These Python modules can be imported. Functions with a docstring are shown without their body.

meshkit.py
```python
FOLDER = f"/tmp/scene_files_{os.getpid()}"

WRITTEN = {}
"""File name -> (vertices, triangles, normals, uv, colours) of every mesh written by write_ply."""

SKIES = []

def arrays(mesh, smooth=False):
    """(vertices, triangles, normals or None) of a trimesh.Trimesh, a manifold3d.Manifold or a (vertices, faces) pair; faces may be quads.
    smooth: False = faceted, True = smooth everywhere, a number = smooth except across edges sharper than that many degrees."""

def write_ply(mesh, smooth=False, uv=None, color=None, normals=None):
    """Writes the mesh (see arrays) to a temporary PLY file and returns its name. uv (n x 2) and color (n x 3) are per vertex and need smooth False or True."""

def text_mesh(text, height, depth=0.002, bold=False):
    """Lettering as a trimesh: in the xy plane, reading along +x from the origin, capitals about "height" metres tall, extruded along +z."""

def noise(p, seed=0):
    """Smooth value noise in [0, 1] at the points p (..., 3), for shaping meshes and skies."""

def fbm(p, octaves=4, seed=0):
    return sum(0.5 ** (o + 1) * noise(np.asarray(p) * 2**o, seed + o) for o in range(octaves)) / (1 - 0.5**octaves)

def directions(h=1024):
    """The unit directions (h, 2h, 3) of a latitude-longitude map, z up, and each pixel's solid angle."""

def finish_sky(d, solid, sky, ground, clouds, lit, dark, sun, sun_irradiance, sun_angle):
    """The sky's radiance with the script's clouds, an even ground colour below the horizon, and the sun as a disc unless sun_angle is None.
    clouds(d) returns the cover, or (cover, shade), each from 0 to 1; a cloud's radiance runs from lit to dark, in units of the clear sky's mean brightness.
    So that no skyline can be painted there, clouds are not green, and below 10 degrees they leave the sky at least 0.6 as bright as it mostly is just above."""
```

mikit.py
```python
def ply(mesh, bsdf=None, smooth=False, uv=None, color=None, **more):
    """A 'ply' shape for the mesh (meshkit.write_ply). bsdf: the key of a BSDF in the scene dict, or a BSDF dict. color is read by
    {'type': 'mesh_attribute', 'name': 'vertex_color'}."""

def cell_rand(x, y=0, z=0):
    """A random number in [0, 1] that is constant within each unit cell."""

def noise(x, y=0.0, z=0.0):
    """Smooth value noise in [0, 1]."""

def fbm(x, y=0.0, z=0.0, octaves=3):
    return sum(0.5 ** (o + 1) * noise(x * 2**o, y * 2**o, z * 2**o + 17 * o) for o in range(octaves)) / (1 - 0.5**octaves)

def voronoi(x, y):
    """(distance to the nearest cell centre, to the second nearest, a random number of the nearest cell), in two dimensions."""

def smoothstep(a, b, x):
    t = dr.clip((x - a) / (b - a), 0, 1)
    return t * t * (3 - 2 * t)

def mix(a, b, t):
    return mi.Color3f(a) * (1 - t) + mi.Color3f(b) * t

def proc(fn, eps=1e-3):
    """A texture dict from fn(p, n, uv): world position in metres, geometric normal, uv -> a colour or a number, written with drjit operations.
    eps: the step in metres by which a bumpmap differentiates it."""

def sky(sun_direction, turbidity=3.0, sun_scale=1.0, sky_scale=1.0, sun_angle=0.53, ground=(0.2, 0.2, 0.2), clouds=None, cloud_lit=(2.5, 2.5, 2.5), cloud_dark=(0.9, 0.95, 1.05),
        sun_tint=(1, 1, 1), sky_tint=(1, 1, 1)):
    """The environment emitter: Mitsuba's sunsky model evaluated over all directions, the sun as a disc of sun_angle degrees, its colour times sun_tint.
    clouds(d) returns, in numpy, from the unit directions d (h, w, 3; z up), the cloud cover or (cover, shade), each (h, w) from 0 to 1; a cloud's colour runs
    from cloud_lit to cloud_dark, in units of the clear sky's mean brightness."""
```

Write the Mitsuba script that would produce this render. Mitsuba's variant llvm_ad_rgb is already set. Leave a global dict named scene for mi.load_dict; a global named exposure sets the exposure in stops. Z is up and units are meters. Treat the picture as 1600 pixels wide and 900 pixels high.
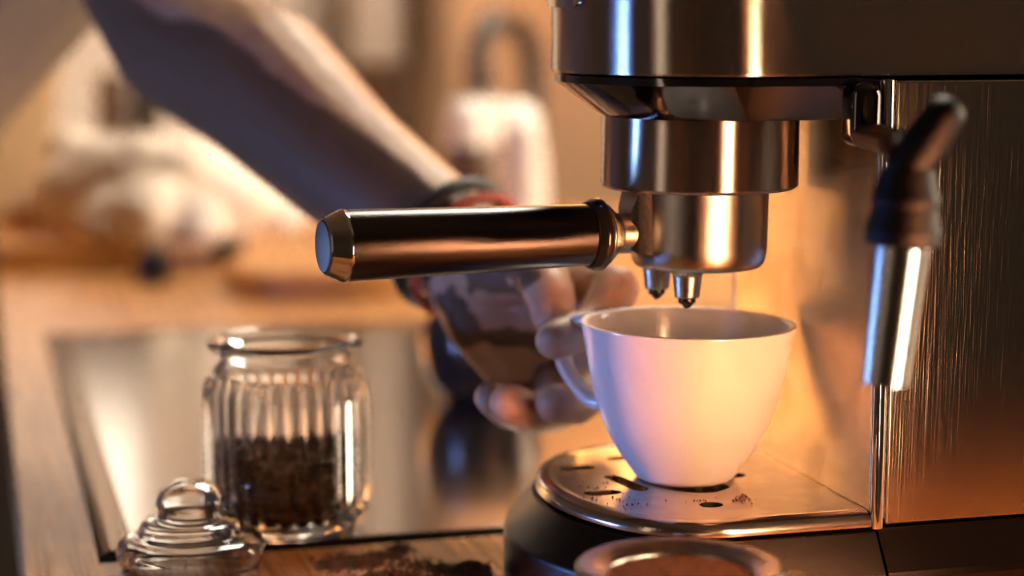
import math, random
import numpy as np, trimesh, drjit as dr, mitsuba as mi
import manifold3d as m3
import mikit, meshkit
from mikit import noise, fbm, smoothstep, mix, proc

scene, labels = {}, {}
T = mi.ScalarTransform4f
TZ = 0.90                                   # height of the worktop
CAM = np.array([0.0, 0.0, TZ + 0.237])
FPX, PITCH = 3080.0, math.radians(7.9)
FW = np.array([0, math.cos(PITCH), -math.sin(PITCH)])
UP = np.array([0, math.sin(PITCH), math.cos(PITCH)])

# ------------------------------------------------------------------ camera, light, exposure
exposure = 0.0
scene['camera'] = {'type': 'thinlens', 'fov': 2 * math.degrees(math.atan(800 / FPX)), 'fov_axis': 'x',
                   'aperture_radius': 0.0092, 'focus_distance': 0.768, 'near_clip': 0.05, 'far_clip': 50.0,
                   'to_world': T().look_at(origin=CAM.tolist(), target=(CAM + FW).tolist(), up=UP.tolist())}
ORANGE = (275.0, 102.0, 44.0)               # small lamp on the worktop
BLUE = (34.0, 66.0, 186.0)                    # cool tube lamp left of the worktop
WARM_STRIP = (1.6, 1.15, 0.7)
CEIL = (27.5, 24.5, 20.5)
RIGHT = (13.0, 10.0, 7.0)                   # added warm light in the right wall, for arm and crockery
PANE = (2.6, 2.25, 1.8)
ADDED_ORANGE = (20.0, 7.2, 1.4)                   # added orange light at far left, for the glow on the front plate
TRAY_GLOW = (6.0, 2.3, 0.55)                 # added orange globe at the back, tints the drip tray

# machine frame: a = out of the machine's front, b = across it away from the camera
PSI = math.radians(15.256)
DU = np.array([-math.cos(PSI), -math.sin(PSI), 0.0])
DV = np.array([-math.sin(PSI), math.cos(PSI), 0.0])
C0 = np.array([0.1415, 0.7466, TZ])
W = 0.149


def M(a, b, z=0.0):
    return C0 + a * DU + b * DV + np.array([0, 0, z])


def MV(v):
    """points (a, b, z) of the machine frame to the world"""
    v = np.asarray(v, float)
    return C0 + v[:, :1] * DU + v[:, 1:2] * DV + v[:, 2:3] * np.array([0, 0, 1.0])


def ray(px, py):
    return FW + np.array([1.0, 0, 0]) * (px - 800) / FPX - UP * (py - 450) / FPX


def at(px, py, y):
    """the world point seen at that place of the photograph, at distance y into the room"""
    d = ray(px, py)
    return CAM + d * (y / d[1])


def on(px, py, z=0.0):
    """the same on the level z above the worktop"""
    d = ray(px, py)
    return CAM + d * ((TZ + z - CAM[2]) / d[2])


# ------------------------------------------------------------------ helpers
def key_for(name):
    if name not in USED:
        USED[name] = 0
        return name
    USED[name] += 1
    return f'{name}_{USED[name]:03d}'


USED = {}
ANISO = ('m_steel', 'm_steel_front')


def obj(name, mesh, mat, parent=None, smooth=35, label=None, cat=None, group=None, kind=None, **more):
    key = key_for((parent + '__' if parent else '') + name)
    if mat in ANISO:                         # brushed steel: u runs around, v runs up
        mesh = trimesh.graph.smooth_shade(trimesh.Trimesh(mesh.vertices, mesh.faces, process=False), angle=math.radians(smooth or 1), facet_minarea=None)
        q = np.asarray(mesh.vertices) - (C0 - 0.4 * DU + 0.0745 * DV if 'group' not in name else AX)
        more = {'uv': np.stack([np.arctan2(q @ DV, q @ DU), q[:, 2]], 1)}
        smooth = True
    d = mesh if isinstance(mesh, dict) else mikit.ply(mesh, mat, smooth=smooth, **more)
    scene[key] = d
    tag(key, label, cat, group, kind)
    return key


def tag(key, label=None, cat=None, group=None, kind=None):
    e = {k: v for k, v in (('label', label), ('category', cat), ('group', group), ('kind', kind)) if v}
    if e:
        labels[key] = e


def thing(name, label, cat, group=None):
    key = key_for(name)
    tag(key, label, cat, group)
    return key


def fix(m):
    if m.volume < 0:
        m.invert()
    return m


def tm(man):
    a = man.to_mesh()
    return trimesh.Trimesh(a.vert_properties[:, :3], a.tri_verts, process=False)


def to_man(m):
    m = trimesh.Trimesh(m.vertices, m.faces, process=True)
    return m3.Manifold(m3.Mesh(np.asarray(m.vertices, np.float32), np.asarray(m.faces, np.uint32)))


def lathe(profile, n=96, flute=None):
    """solid of revolution about z; the profile (r, z) runs from the axis to the axis"""
    pr = np.asarray(profile, float)
    th = np.arange(n) * 2 * np.pi / n
    rows, idx = [], []
    count = 0
    for k, (r, z) in enumerate(pr):
        if r < 1e-9:
            rows.append(np.array([[0, 0, z]])); idx.append(np.full(n, count)); count += 1
        else:
            rr = np.full(n, r) if flute is None else r + flute(k, th)
            rows.append(np.stack([rr * np.cos(th), rr * np.sin(th), np.full(n, z)], 1)); idx.append(np.arange(count, count + n)); count += n
    f = []
    for A, B in zip(idx[:-1], idx[1:]):
        A2, B2 = np.roll(A, -1), np.roll(B, -1)
        if A[0] != A[1]:
            f.append(np.stack([A, A2, B2 if B[0] != B[1] else B], 1))
            if B[0] != B[1]:
                f.append(np.stack([A, B2, B], 1))
        elif B[0] != B[1]:
            f.append(np.stack([A, B2, B], 1))
    return fix(trimesh.Trimesh(np.vstack(rows), np.vstack(f), process=False))


def rounded(profile, rad, steps=5):
    """rounds the inner corners of an (r, z) profile; rad: one radius or one per point"""
    P = np.asarray(profile, float)
    out = [P[0]]
    for i in range(1, len(P) - 1):
        r = rad[i] if isinstance(rad, (list, tuple)) else rad
        a, b = P[i - 1] - P[i], P[i + 1] - P[i]
        la, lb = np.linalg.norm(a), np.linalg.norm(b)
        r = min(r, la * 0.49, lb * 0.49)
        if r < 1e-7:
            out.append(P[i]); continue
        s, e = P[i] + a / la * r, P[i] + b / lb * r
        for t in np.linspace(0, 1, steps):
            out.append((1 - t) ** 2 * s + 2 * t * (1 - t) * P[i] + t * t * e)
    out.append(P[-1])
    return np.array(out)


def spline(points, n=40):
    from scipy.interpolate import PchipInterpolator
    p = np.asarray(points, float)
    t = np.concatenate([[0], np.cumsum(np.linalg.norm(np.diff(p, axis=0), axis=1))])
    q = np.linspace(0, t[-1], n)
    return np.stack([PchipInterpolator(t, p[:, k])(q) for k in range(p.shape[1])], 1)


def loft(rings):
    """closed solid through rings of equally many points, capped by fans"""
    n = len(rings[0])
    v = np.vstack(list(rings) + [np.mean(rings[0], 0)[None], np.mean(rings[-1], 0)[None]])
    i = np.arange(n); j = (i + 1) % n
    f = []
    for k in range(len(rings) - 1):
        a, b = k * n, (k + 1) * n
        f += [np.stack([a + i, a + j, b + j], 1), np.stack([a + i, b + j, b + i], 1)]
    c0, c1 = len(v) - 2, len(v) - 1
    e = (len(rings) - 1) * n
    f += [np.stack([j, i, i * 0 + c0], 1), np.stack([e + i, e + j, i * 0 + c1], 1)]
    return fix(trimesh.Trimesh(v, np.vstack(f), process=False))


def tube(path, radius, n=20, caps=True):
    p = np.asarray(path, float)
    t = np.gradient(p, axis=0); t /= np.linalg.norm(t, axis=1, keepdims=True)
    ref = np.array([0.12, 0.31, 0.94])
    if abs(t[0] @ ref) > 0.9:
        ref = np.array([1.0, 0.1, 0])
    a = ref - t[0] * (t[0] @ ref); a /= np.linalg.norm(a)
    rr = np.broadcast_to(radius, (len(p),))
    th = np.arange(n) * 2 * np.pi / n
    rings = []
    for k in range(len(p)):
        a = a - t[k] * (t[k] @ a); a /= np.linalg.norm(a)
        b = np.cross(t[k], a)
        rings.append(p[k] + rr[k] * (np.cos(th)[:, None] * a + np.sin(th)[:, None] * b))
    return loft(rings)


def along(mesh, origin, direction):
    """puts a mesh that is built about +z onto an axis"""
    m = mesh.copy()
    m.apply_transform(trimesh.geometry.align_vectors([0, 0, 1], direction))
    m.apply_translation(origin)
    return m


def box(sx, sy, sz, r=0.0):
    if r <= 0:
        return trimesh.creation.box((sx, sy, sz))
    pts = []
    for k in range(8):
        c = np.array([(k & 1) * 2 - 1, (k >> 1 & 1) * 2 - 1, (k >> 2 & 1) * 2 - 1]) * (np.array([sx, sy, sz]) / 2 - r)
        s = m3.Manifold.sphere(r, 16).to_mesh().vert_properties[:, :3]
        pts.append(s + c)
    return tm(m3.Manifold.hull_points(np.vstack(pts)))


def mbox(a0, a1, b0, b1, z0, z1, r=0.0):
    """a box of the machine frame, in the world"""
    m = box(a1 - a0, b1 - b0, z1 - z0, r)
    m.apply_translation([(a0 + a1) / 2, (b0 + b1) / 2, (z0 + z1) / 2])
    m.vertices = MV(m.vertices)
    return fix(m)


def hull(points):
    return tm(m3.Manifold.hull_points(np.asarray(points, float)))


def cat(meshes):
    return trimesh.util.concatenate(meshes)


# ------------------------------------------------------------------ materials
def mat(name, d, two=True):
    scene[name] = {'type': 'twosided', 'bsdf': d} if two else d
    return name


def rgb(*c):
    return {'type': 'rgb', 'value': list(c)}


def col(x):
    return x if isinstance(x, dict) else rgb(*x)


def pr(base, rough=0.5, metallic=0.0, bump=None, **k):
    d = {'type': 'principled', 'base_color': col(base), 'roughness': rough, 'metallic': metallic, **k}
    if bump:
        d = {'type': 'bumpmap', 'arbitrary': bump[0], 'scale': bump[1], 'bsdf': d}
    return d


def ab(p):
    x, y = p.x - C0[0], p.y - C0[1]
    return x * DU[0] + y * DU[1], x * DV[0] + y * DV[1]


def wood_tex(dark, light, ring=9.0):
    def fn(p, n, uv):
        a, b = ab(p)
        w = fbm(a * 14, b * 2.2, p.z * 14, 3) - 0.5
        g = fbm(a * 260 + w * 26, b * 7, p.z * 220, 3)
        s = 0.5 + 0.5 * dr.sin((a + w * 0.05) * 420 + 7 * w)
        t = dr.clip(0.62 * g + 0.22 * s + 0.35 * (fbm(a * ring, b * 1.1, p.z * 9, 2) - 0.5) + 0.08, 0, 1)
        pore = smoothstep(0.62, 0.72, noise(a * 900, b * 22, p.z * 500))
        return mix(mi.Color3f(*light), mi.Color3f(*dark), dr.clip(t + 0.35 * pore, 0, 1))
    return fn


def wood_bump(p, n, uv):
    a, b = ab(p)
    return fbm(a * 420, b * 12, p.z * 420, 2)


mat('m_wood', pr(proc(wood_tex((0.27, 0.108, 0.028), (0.56, 0.29, 0.105))), 0.36, bump=(proc(wood_bump, 4e-4), 0.0004), specular=0.5))
mat('m_wood_orange', pr(proc(wood_tex((0.36, 0.15, 0.03), (0.62, 0.31, 0.09))), 0.45))
mat('m_wood_pale', pr(proc(wood_tex((0.48, 0.28, 0.13), (0.66, 0.44, 0.24))), 0.5))


def aniso(refl, au, av):
    return {'type': 'roughconductor', 'material': 'none', 'specular_reflectance': col(refl), 'alpha_u': au, 'alpha_v': av, 'distribution': 'beckmann'}


def scratch(p, n, uv):
    a, b = ab(p)
    bend = 0.004 * dr.sin(p.z * 18)
    one = noise((a + bend) * 1500, b * 900, p.z * 16)
    two = noise((a - 0.6 * bend + 0.03 * p.z) * 1900, b * 1500, p.z * 26)
    return 0.4 * one * one + 0.4 * two * two + 0.3 * noise(a * 4000, b * 3000, p.z * 40)


def brushed(p, n, uv):
    return 0.6 * noise(p.x * 90, p.y * 90, p.z * 2600) + 0.4 * noise(p.x * 40, p.y * 40, p.z * 1300)


def flat_brush(p, n, uv):
    a, b = ab(p)
    return 0.6 * noise(a * 130, b * 2400, p.z * 400) + 0.4 * fbm(a * 60, b * 60, p.z * 60, 2)


def stain(p, n, uv):
    s = fbm(p.x * 55, p.y * 55, p.z * 40, 3)
    return mix(mi.Color3f(0.52, 0.485, 0.44), mi.Color3f(0.42, 0.38, 0.34), smoothstep(0.4, 0.65, s))


mat('m_steel', aniso((0.54, 0.51, 0.48), 0.042, 0.34))
mat('m_steel_side', {'type': 'bumpmap', 'arbitrary': proc(scratch, 2e-4), 'scale': 0.00011, 'bsdf': aniso((0.52, 0.48, 0.43), 0.12, 0.12)})
mat('m_steel_front', aniso(proc(stain), 0.10, 0.26))
mat('m_steel_tray', pr(proc(stain), 0.19, 1.0, bump=(proc(flat_brush, 2e-4), 0.00005)))
mat('m_cast', {'type': 'bumpmap', 'arbitrary': proc(lambda p, n, uv: fbm(p.x * 900, p.y * 900, p.z * 900, 2), 2e-4), 'scale': 0.00003, 'bsdf': aniso((0.56, 0.52, 0.48), 0.14, 0.14)})
mat('m_chrome', pr((0.72, 0.70, 0.68), 0.06, 1.0))
mat('m_dark_chrome', pr((0.11, 0.103, 0.10), 0.09, 1.0))
mat('m_disc', aniso((0.21, 0.17, 0.13), 0.38, 0.38))
mat('m_tube', aniso((0.50, 0.47, 0.44), 0.12, 0.12))
mat('m_black', {'type': 'roughplastic', 'distribution': 'beckmann', 'alpha': 0.16, 'int_ior': 1.42, 'diffuse_reflectance': rgb(0.0025, 0.002, 0.002)})
mat('m_rubber', {'type': 'roughplastic', 'distribution': 'beckmann', 'alpha': 0.32, 'int_ior': 1.25, 'diffuse_reflectance': rgb(0.002, 0.0018, 0.0017)})
mat('m_gloss_black', pr((0.010, 0.009, 0.009), 0.16))
mat('m_handle', {'type': 'bumpmap', 'arbitrary': proc(lambda p, n, uv: noise(p.x * 2600, p.y * 2600, p.z * 2600), 1e-4), 'scale': 0.00003, 'bsdf': {'type': 'roughplastic', 'distribution': 'beckmann', 'alpha': 0.085, 'diffuse_reflectance': rgb(0.003, 0.0025, 0.002), 'int_ior': 1.55}})
mat('m_ceramic', pr((0.84, 0.82, 0.79), 0.22, clearcoat=1.0, clearcoat_gloss=0.97, specular=0.5))
mat('m_white', pr((0.88, 0.85, 0.80), 0.3))
mat('m_glass', {'type': 'dielectric', 'int_ior': 1.5, 'ext_ior': 1.0}, False)
mat('m_plate', pr((0.37, 0.345, 0.325), 0.14, 1.0))
mat('m_seal', {'type': 'diffuse', 'reflectance': rgb(0.012, 0.009, 0.007)})


def granule(p, n, uv):
    c = mikit.cell_rand(p.x * 420, p.y * 420, p.z * 420)
    return mix(mi.Color3f(0.045, 0.017, 0.008), mi.Color3f(0.34, 0.13, 0.038), c * c)


mat('m_coffee', pr(proc(granule), 0.45))
mat('m_grounds', pr(proc(lambda p, n, uv: mix(mi.Color3f(0.035, 0.014, 0.006), mi.Color3f(0.12, 0.045, 0.014), mikit.cell_rand(p.x * 900, p.y * 900, p.z * 900))), 0.7))
mat('m_liquid', {'type': 'roughplastic', 'distribution': 'beckmann', 'alpha': 0.06, 'int_ior': 1.33, 'diffuse_reflectance': rgb(0.006, 0.003, 0.0016)})


EL, WR = at(288, 66, 1.13), at(716, 388, 0.965)          # elbow and wrist of the near arm
AXD = (WR - EL) / np.linalg.norm(WR - EL)
SIDE = np.array([0.78, -0.25, 0.58]); SIDE = SIDE - AXD * (SIDE @ AXD); SIDE /= np.linalg.norm(SIDE)


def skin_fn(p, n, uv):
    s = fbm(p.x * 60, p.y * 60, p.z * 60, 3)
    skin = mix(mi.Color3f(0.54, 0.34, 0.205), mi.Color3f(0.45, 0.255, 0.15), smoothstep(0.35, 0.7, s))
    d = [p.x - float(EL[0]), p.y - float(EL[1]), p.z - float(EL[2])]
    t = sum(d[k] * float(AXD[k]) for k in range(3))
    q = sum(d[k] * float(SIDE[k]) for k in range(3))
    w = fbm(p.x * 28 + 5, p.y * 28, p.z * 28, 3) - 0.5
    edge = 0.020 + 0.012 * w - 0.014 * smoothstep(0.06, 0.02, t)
    darker = smoothstep(0.002, -0.002, q - edge) * smoothstep(-0.16, -0.13, t)  # darker brown on the lower left side of forearm and hand
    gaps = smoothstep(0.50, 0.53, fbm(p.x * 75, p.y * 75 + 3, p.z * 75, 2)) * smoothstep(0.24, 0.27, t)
    darker = darker * (1 - gaps) * smoothstep(0.36, 0.34, t + 0.05 * w)
    return mix(skin, mi.Color3f(0.135, 0.080, 0.044), darker)


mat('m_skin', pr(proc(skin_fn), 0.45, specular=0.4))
mat('m_shirt', pr((0.16, 0.11, 0.08), 0.85))
mat('m_trousers', pr((0.05, 0.055, 0.07), 0.85))
mat('m_hair', pr((0.03, 0.02, 0.015), 0.5))
mat('m_band_black', pr((0.015, 0.016, 0.018), 0.5))
mat('m_band_red', pr((0.42, 0.06, 0.03), 0.7))
mat('m_towel', pr(proc(lambda p, n, uv: mix(mi.Color3f(0.84, 0.76, 0.65), mi.Color3f(0.76, 0.66, 0.54), fbm(p.x * 30, p.y * 30, p.z * 30, 3))), 0.9))
mat('m_brown', pr((0.14, 0.085, 0.055), 0.3))
mat('m_black_mill', pr((0.030, 0.024, 0.020), 0.35))
mat('m_tap', pr((0.045, 0.037, 0.032), 0.35))
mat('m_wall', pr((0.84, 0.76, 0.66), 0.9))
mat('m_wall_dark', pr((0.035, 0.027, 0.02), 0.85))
mat('m_tan', pr((0.50, 0.38, 0.27), 0.6))
mat('m_cupboard', pr((0.86, 0.82, 0.75), 0.5))
mat('m_floor', pr(proc(lambda p, n, uv: mix(mi.Color3f(0.06, 0.038, 0.024), mi.Color3f(0.09, 0.058, 0.036), fbm(p.x * 3, p.y * 30, 0, 3))), 0.5))
mat('m_ceiling', pr((0.10, 0.08, 0.06), 0.9))
mat('m_pot', pr((0.09, 0.075, 0.07), 0.16, 0.7))

# ------------------------------------------------------------------ the room
A0, A1, B0, B1, HC = -2.2, 1.35, -1.9, 2.45, 2.45 - TZ


def plane_box(name, a0, a1, b0, b1, z0, z1, m):
    return obj(name, mbox(a0, a1, b0, b1, z0, z1), m, smooth=False, kind='structure')


plane_box('floor', A0, A1, B0, B1, -TZ - 0.05, -TZ, 'm_floor')
plane_box('ceiling', A0, A1, B0, B1, HC, HC + 0.05, 'm_ceiling')
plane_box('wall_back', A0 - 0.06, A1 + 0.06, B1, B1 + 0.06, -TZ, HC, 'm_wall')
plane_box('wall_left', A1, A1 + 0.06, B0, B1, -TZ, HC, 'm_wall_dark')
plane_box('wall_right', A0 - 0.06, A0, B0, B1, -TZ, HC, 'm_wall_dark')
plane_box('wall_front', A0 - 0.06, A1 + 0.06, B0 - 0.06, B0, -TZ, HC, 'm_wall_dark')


def window(a0, a1, b0, b1, z0, z1, nd, light, name):
    """frame with an evenly lit pane; nd: the inward direction ('b' or 'a')"""
    fr = []
    t, d = 0.03, 0.03
    if nd == 'b':
        for q in ((a0 - t, a0, z0 - t, z1 + t), (a1, a1 + t, z0 - t, z1 + t), (a0, a1, z0 - t, z0), (a0, a1, z1, z1 + t)):
            fr.append(mbox(q[0], q[1], b0 - d, b0, q[2], q[3]))
        pane = mbox(a0, a1, b0 - 0.012, b0 - 0.004, z0, z1)
    else:
        sg = 1 if nd == 'a' else -1
        for q in ((b0 - t, b0, z0 - t, z1 + t), (b1, b1 + t, z0 - t, z1 + t), (b0, b1, z0 - t, z0), (b0, b1, z1, z1 + t)):
            fr.append(mbox(min(a0, a0 - sg * d), max(a0, a0 - sg * d), q[0], q[1], q[2], q[3]))
        pane = mbox(min(a0 - sg * 0.012, a0 - sg * 0.004), max(a0 - sg * 0.012, a0 - sg * 0.004), b0, b1, z0, z1)
    key = obj(name, cat(fr), 'm_cupboard', smooth=False, kind='structure')
    obj('pane', pane, 'm_white', key, smooth=False)
    scene[key + '__pane']['emitter'] = {'type': 'area', 'radiance': rgb(*light)}
    return key


# bright window of the back wall, just above the picture; added orange light pane at the far left, lit strip in the left wall, added large light pane in the right wall
window(0.10, 0.62, B1, B1, 0.40, 1.15, 'b', PANE, 'window_1')
window(A0, A0, -0.50, 0.90, 0.0, 1.05, '-a', RIGHT, 'window_2')
window(0.78, 1.20, B1, B1, 0.05, 0.75, 'b', ADDED_ORANGE, 'window_4')
window(A1, A1, -0.58, -0.46, -0.1, 0.95, 'a', WARM_STRIP, 'window_3')

# ceiling lamps over the back of the room
for a, b, light, where in ((-0.62, 1.25, CEIL, 'over the back of the kitchen'),):
    t = thing('ceiling_lamp', 'square warm white ceiling lamp ' + where, 'lamp')
    obj('housing', mbox(a - 0.42, a + 0.42, b - 0.32, b + 0.32, HC - 0.05, HC), 'm_white', t, smooth=False)
    obj('diffuser', mbox(a - 0.38, a + 0.38, b - 0.28, b + 0.28, HC - 0.06, HC - 0.052), 'm_white', t, smooth=False)
    scene[t + '__diffuser']['emitter'] = {'type': 'area', 'radiance': rgb(*light)}

# cupboards at the back wall
t = thing('wall_cupboard', 'white wall cupboard on the back wall, left of the tap', 'cupboard')
p0, p1 = at(556, 105, 3.05), at(642, 105, 3.05)
ca, cb = (p1 - C0) @ DU, (p0 - C0) @ DU
obj('body', mbox(ca, cb, B1 - 0.14, B1, p0[2] - TZ, p0[2] - TZ + 0.7, 0.004), 'm_cupboard', t)
obj('door', mbox(ca + 0.004, cb - 0.004, B1 - 0.16, B1 - 0.142, p0[2] - TZ + 0.004, p0[2] - TZ + 0.69, 0.004), 'm_cupboard', t)
t = thing('tall_cabinet', 'tall plain tan cabinet against the back wall behind the tap', 'cabinet')
obj('body', mbox(-1.6, ca - 0.02, B1 - 0.30, B1 - 0.002, -TZ + 0.001, 1.3, 0.004), 'm_tan', t)
for k in range(2):
    w_ = (ca - 0.02 + 1.6) / 2
    obj('door', mbox(-1.6 + k * w_ + 0.003, -1.6 + (k + 1) * w_ - 0.003, B1 - 0.32, B1 - 0.301, -TZ + 0.08, 1.29, 0.004), 'm_tan', t)

# dark base units along the back wall, seen past the left end of the worktop
t = thing('base_cabinet', 'dark brown base cabinet along the back wall, seen past the left end of the worktop', 'cabinet')
obj('body', mbox(0.10, 1.34, B1 - 0.52, B1 - 0.002, -TZ + 0.001, 0.0, 0.004), 'm_wall_dark', t)
for k in range(3):
    d0 = 0.10 + k * 0.4133
    dk = obj('door', mbox(d0 + 0.003, d0 + 0.41, B1 - 0.54, B1 - 0.521, -TZ + 0.09, -0.01, 0.003), 'm_wall_dark', t)
    obj('handle', mbox(d0 + 0.32, d0 + 0.38, B1 - 0.555, B1 - 0.541, -0.06, -0.05, 0.003), 'm_chrome', dk)

# ------------------------------------------------------------------ worktop
HA0, HA1, HB0, HB1 = -0.55, 0.287, 0.1690, 0.815        # opening for the metal plate
wt = m3.Manifold.cube((0.318 + 0.75, 1.62 + 0.16, 0.045)).translate((-0.75, -0.16, -0.045))
hole = m3.Manifold.cube((HA1 - HA0, HB1 - HB0, 0.05)).translate((HA0, HB0, -0.022))
w = tm(wt - hole)
w.vertices = MV(w.vertices)
top = thing('worktop', 'long wooden worktop with visible grain carrying the machine and the jar', 'worktop')
obj('slab', w, 'm_wood', top, smooth=False)
for a, b in ((-0.65, -0.08), (0.23, -0.08), (-0.65, 1.5), (0.23, 1.5)):
    obj('leg', mbox(a - 0.035, a + 0.035, b - 0.035, b + 0.035, -TZ, -0.045, 0.004), 'm_wood', top)

plate = thing('metal_plate', 'large smooth grey metal plate set into the wooden worktop behind the jar', 'metal plate')
g = 0.004
obj('sheet', mbox(HA0 + g, HA1 - 0.016, HB0 + 0.0155, HB1 - g, -0.0218, -0.0001, 0.001), 'm_plate', plate)
rim_pts = []
for b in (HB0 + 0.0155, HB1 - g):
    for a, z in ((HA1 - 0.0158, -0.021), (HA1 - 0.003, -0.021), (HA1 - 0.0158, 0.0002), (HA1 - 0.006, 0.0016), (HA1 - 0.003, 0.0)):
        rim_pts.append((a, b, z))
r_ = hull(rim_pts); r_.vertices = MV(r_.vertices)
obj('raised_rim', fix(r_), 'm_plate', plate, smooth=False, label='raised bright rim along the left edge')
obj('seal', mbox(HA0 + g, HA1 - 0.0005, HB0 + 0.0005, HB0 + 0.0150, -0.0218, -0.0004), 'm_seal', plate, smooth=False, label='black seal along the front edge')

# ------------------------------------------------------------------ espresso machine
ZT, ZS, ZH = 0.0453, 0.0397, 0.2137


def outline(tip, half, R1, inset=0.0, back=-0.235, mid=W / 2, n=48):
    """U-shaped plan: flat sides from "back", a blunt round nose that ends at a = tip. Counter-clockwise from the near back corner."""
    s31 = math.sin(math.radians(31)); c31 = math.cos(math.radians(31))
    R2 = (half - R1 * s31) / (1 - s31)
    th = np.radians(np.linspace(-90, 90, n))
    pts = []
    c1 = np.array([tip - R1, 0.0])
    for q in th:
        d = np.array([math.cos(q), math.sin(q)])
        if abs(q) <= math.radians(31):
            p = c1 + R1 * d
        else:
            s = np.sign(q)
            e = np.array([c31, s * s31])
            p = c1 + (R1 - R2) * e + R2 * d
        pts.append(p - inset * d)
    pts = np.array(pts)
    near = np.stack([np.linspace(back, pts[0, 0], 24)[:-1], np.full(23, pts[0, 1])], 1)
    far = near[::-1] * [1, -1]
    o = np.vstack([near, pts, far])
    o[:, 1] += mid
    return o


def ring3(o, z):
    return np.column_stack([o, np.full(len(o), z)])


machine = thing('espresso_machine', 'brushed steel espresso machine with a black base and a steam pipe', 'coffee machine')


def mpart(name, mesh, m, smooth=35, label=None, parent=None):
    mesh = mesh.copy(); mesh.vertices = MV(mesh.vertices)
    return obj(name, fix(mesh), m, parent or machine, smooth, label)


HALF_H = 0.0705


def head(inset, z):
    return ring3(outline(0.1065, HALF_H, 0.086, inset), z)


mpart('head', loft([head(0.003, ZH), head(0.0005, ZH + 0.0004), head(0, ZH + 0.0015), head(0, 0.296), head(0.002, 0.301), head(0.006, 0.303)]), 'm_steel', label='rounded steel head')


def clip_outline(o, amin):
    o = o.copy(); o[:, 0] = np.maximum(o[:, 0], amin); return o


hs = hull(np.vstack([ring3(clip_outline(outline(0.1065, HALF_H, 0.086, 0.0015), 0.004), ZH - 0.0006),
                     ring3(clip_outline(outline(0.1065, HALF_H, 0.086, 0.0015), 0.004), ZH - 0.0035),
                     ring3(clip_outline(outline(0.1065, HALF_H, 0.086, 0.0180), 0.008), 0.1975),
                     ring3(clip_outline(outline(0.1065, HALF_H, 0.086, 0.0195), 0.010), 0.1965)]))
mpart('underside', hs, 'm_dark_chrome', 20, 'dark polished bevelled underside of the head')

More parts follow.
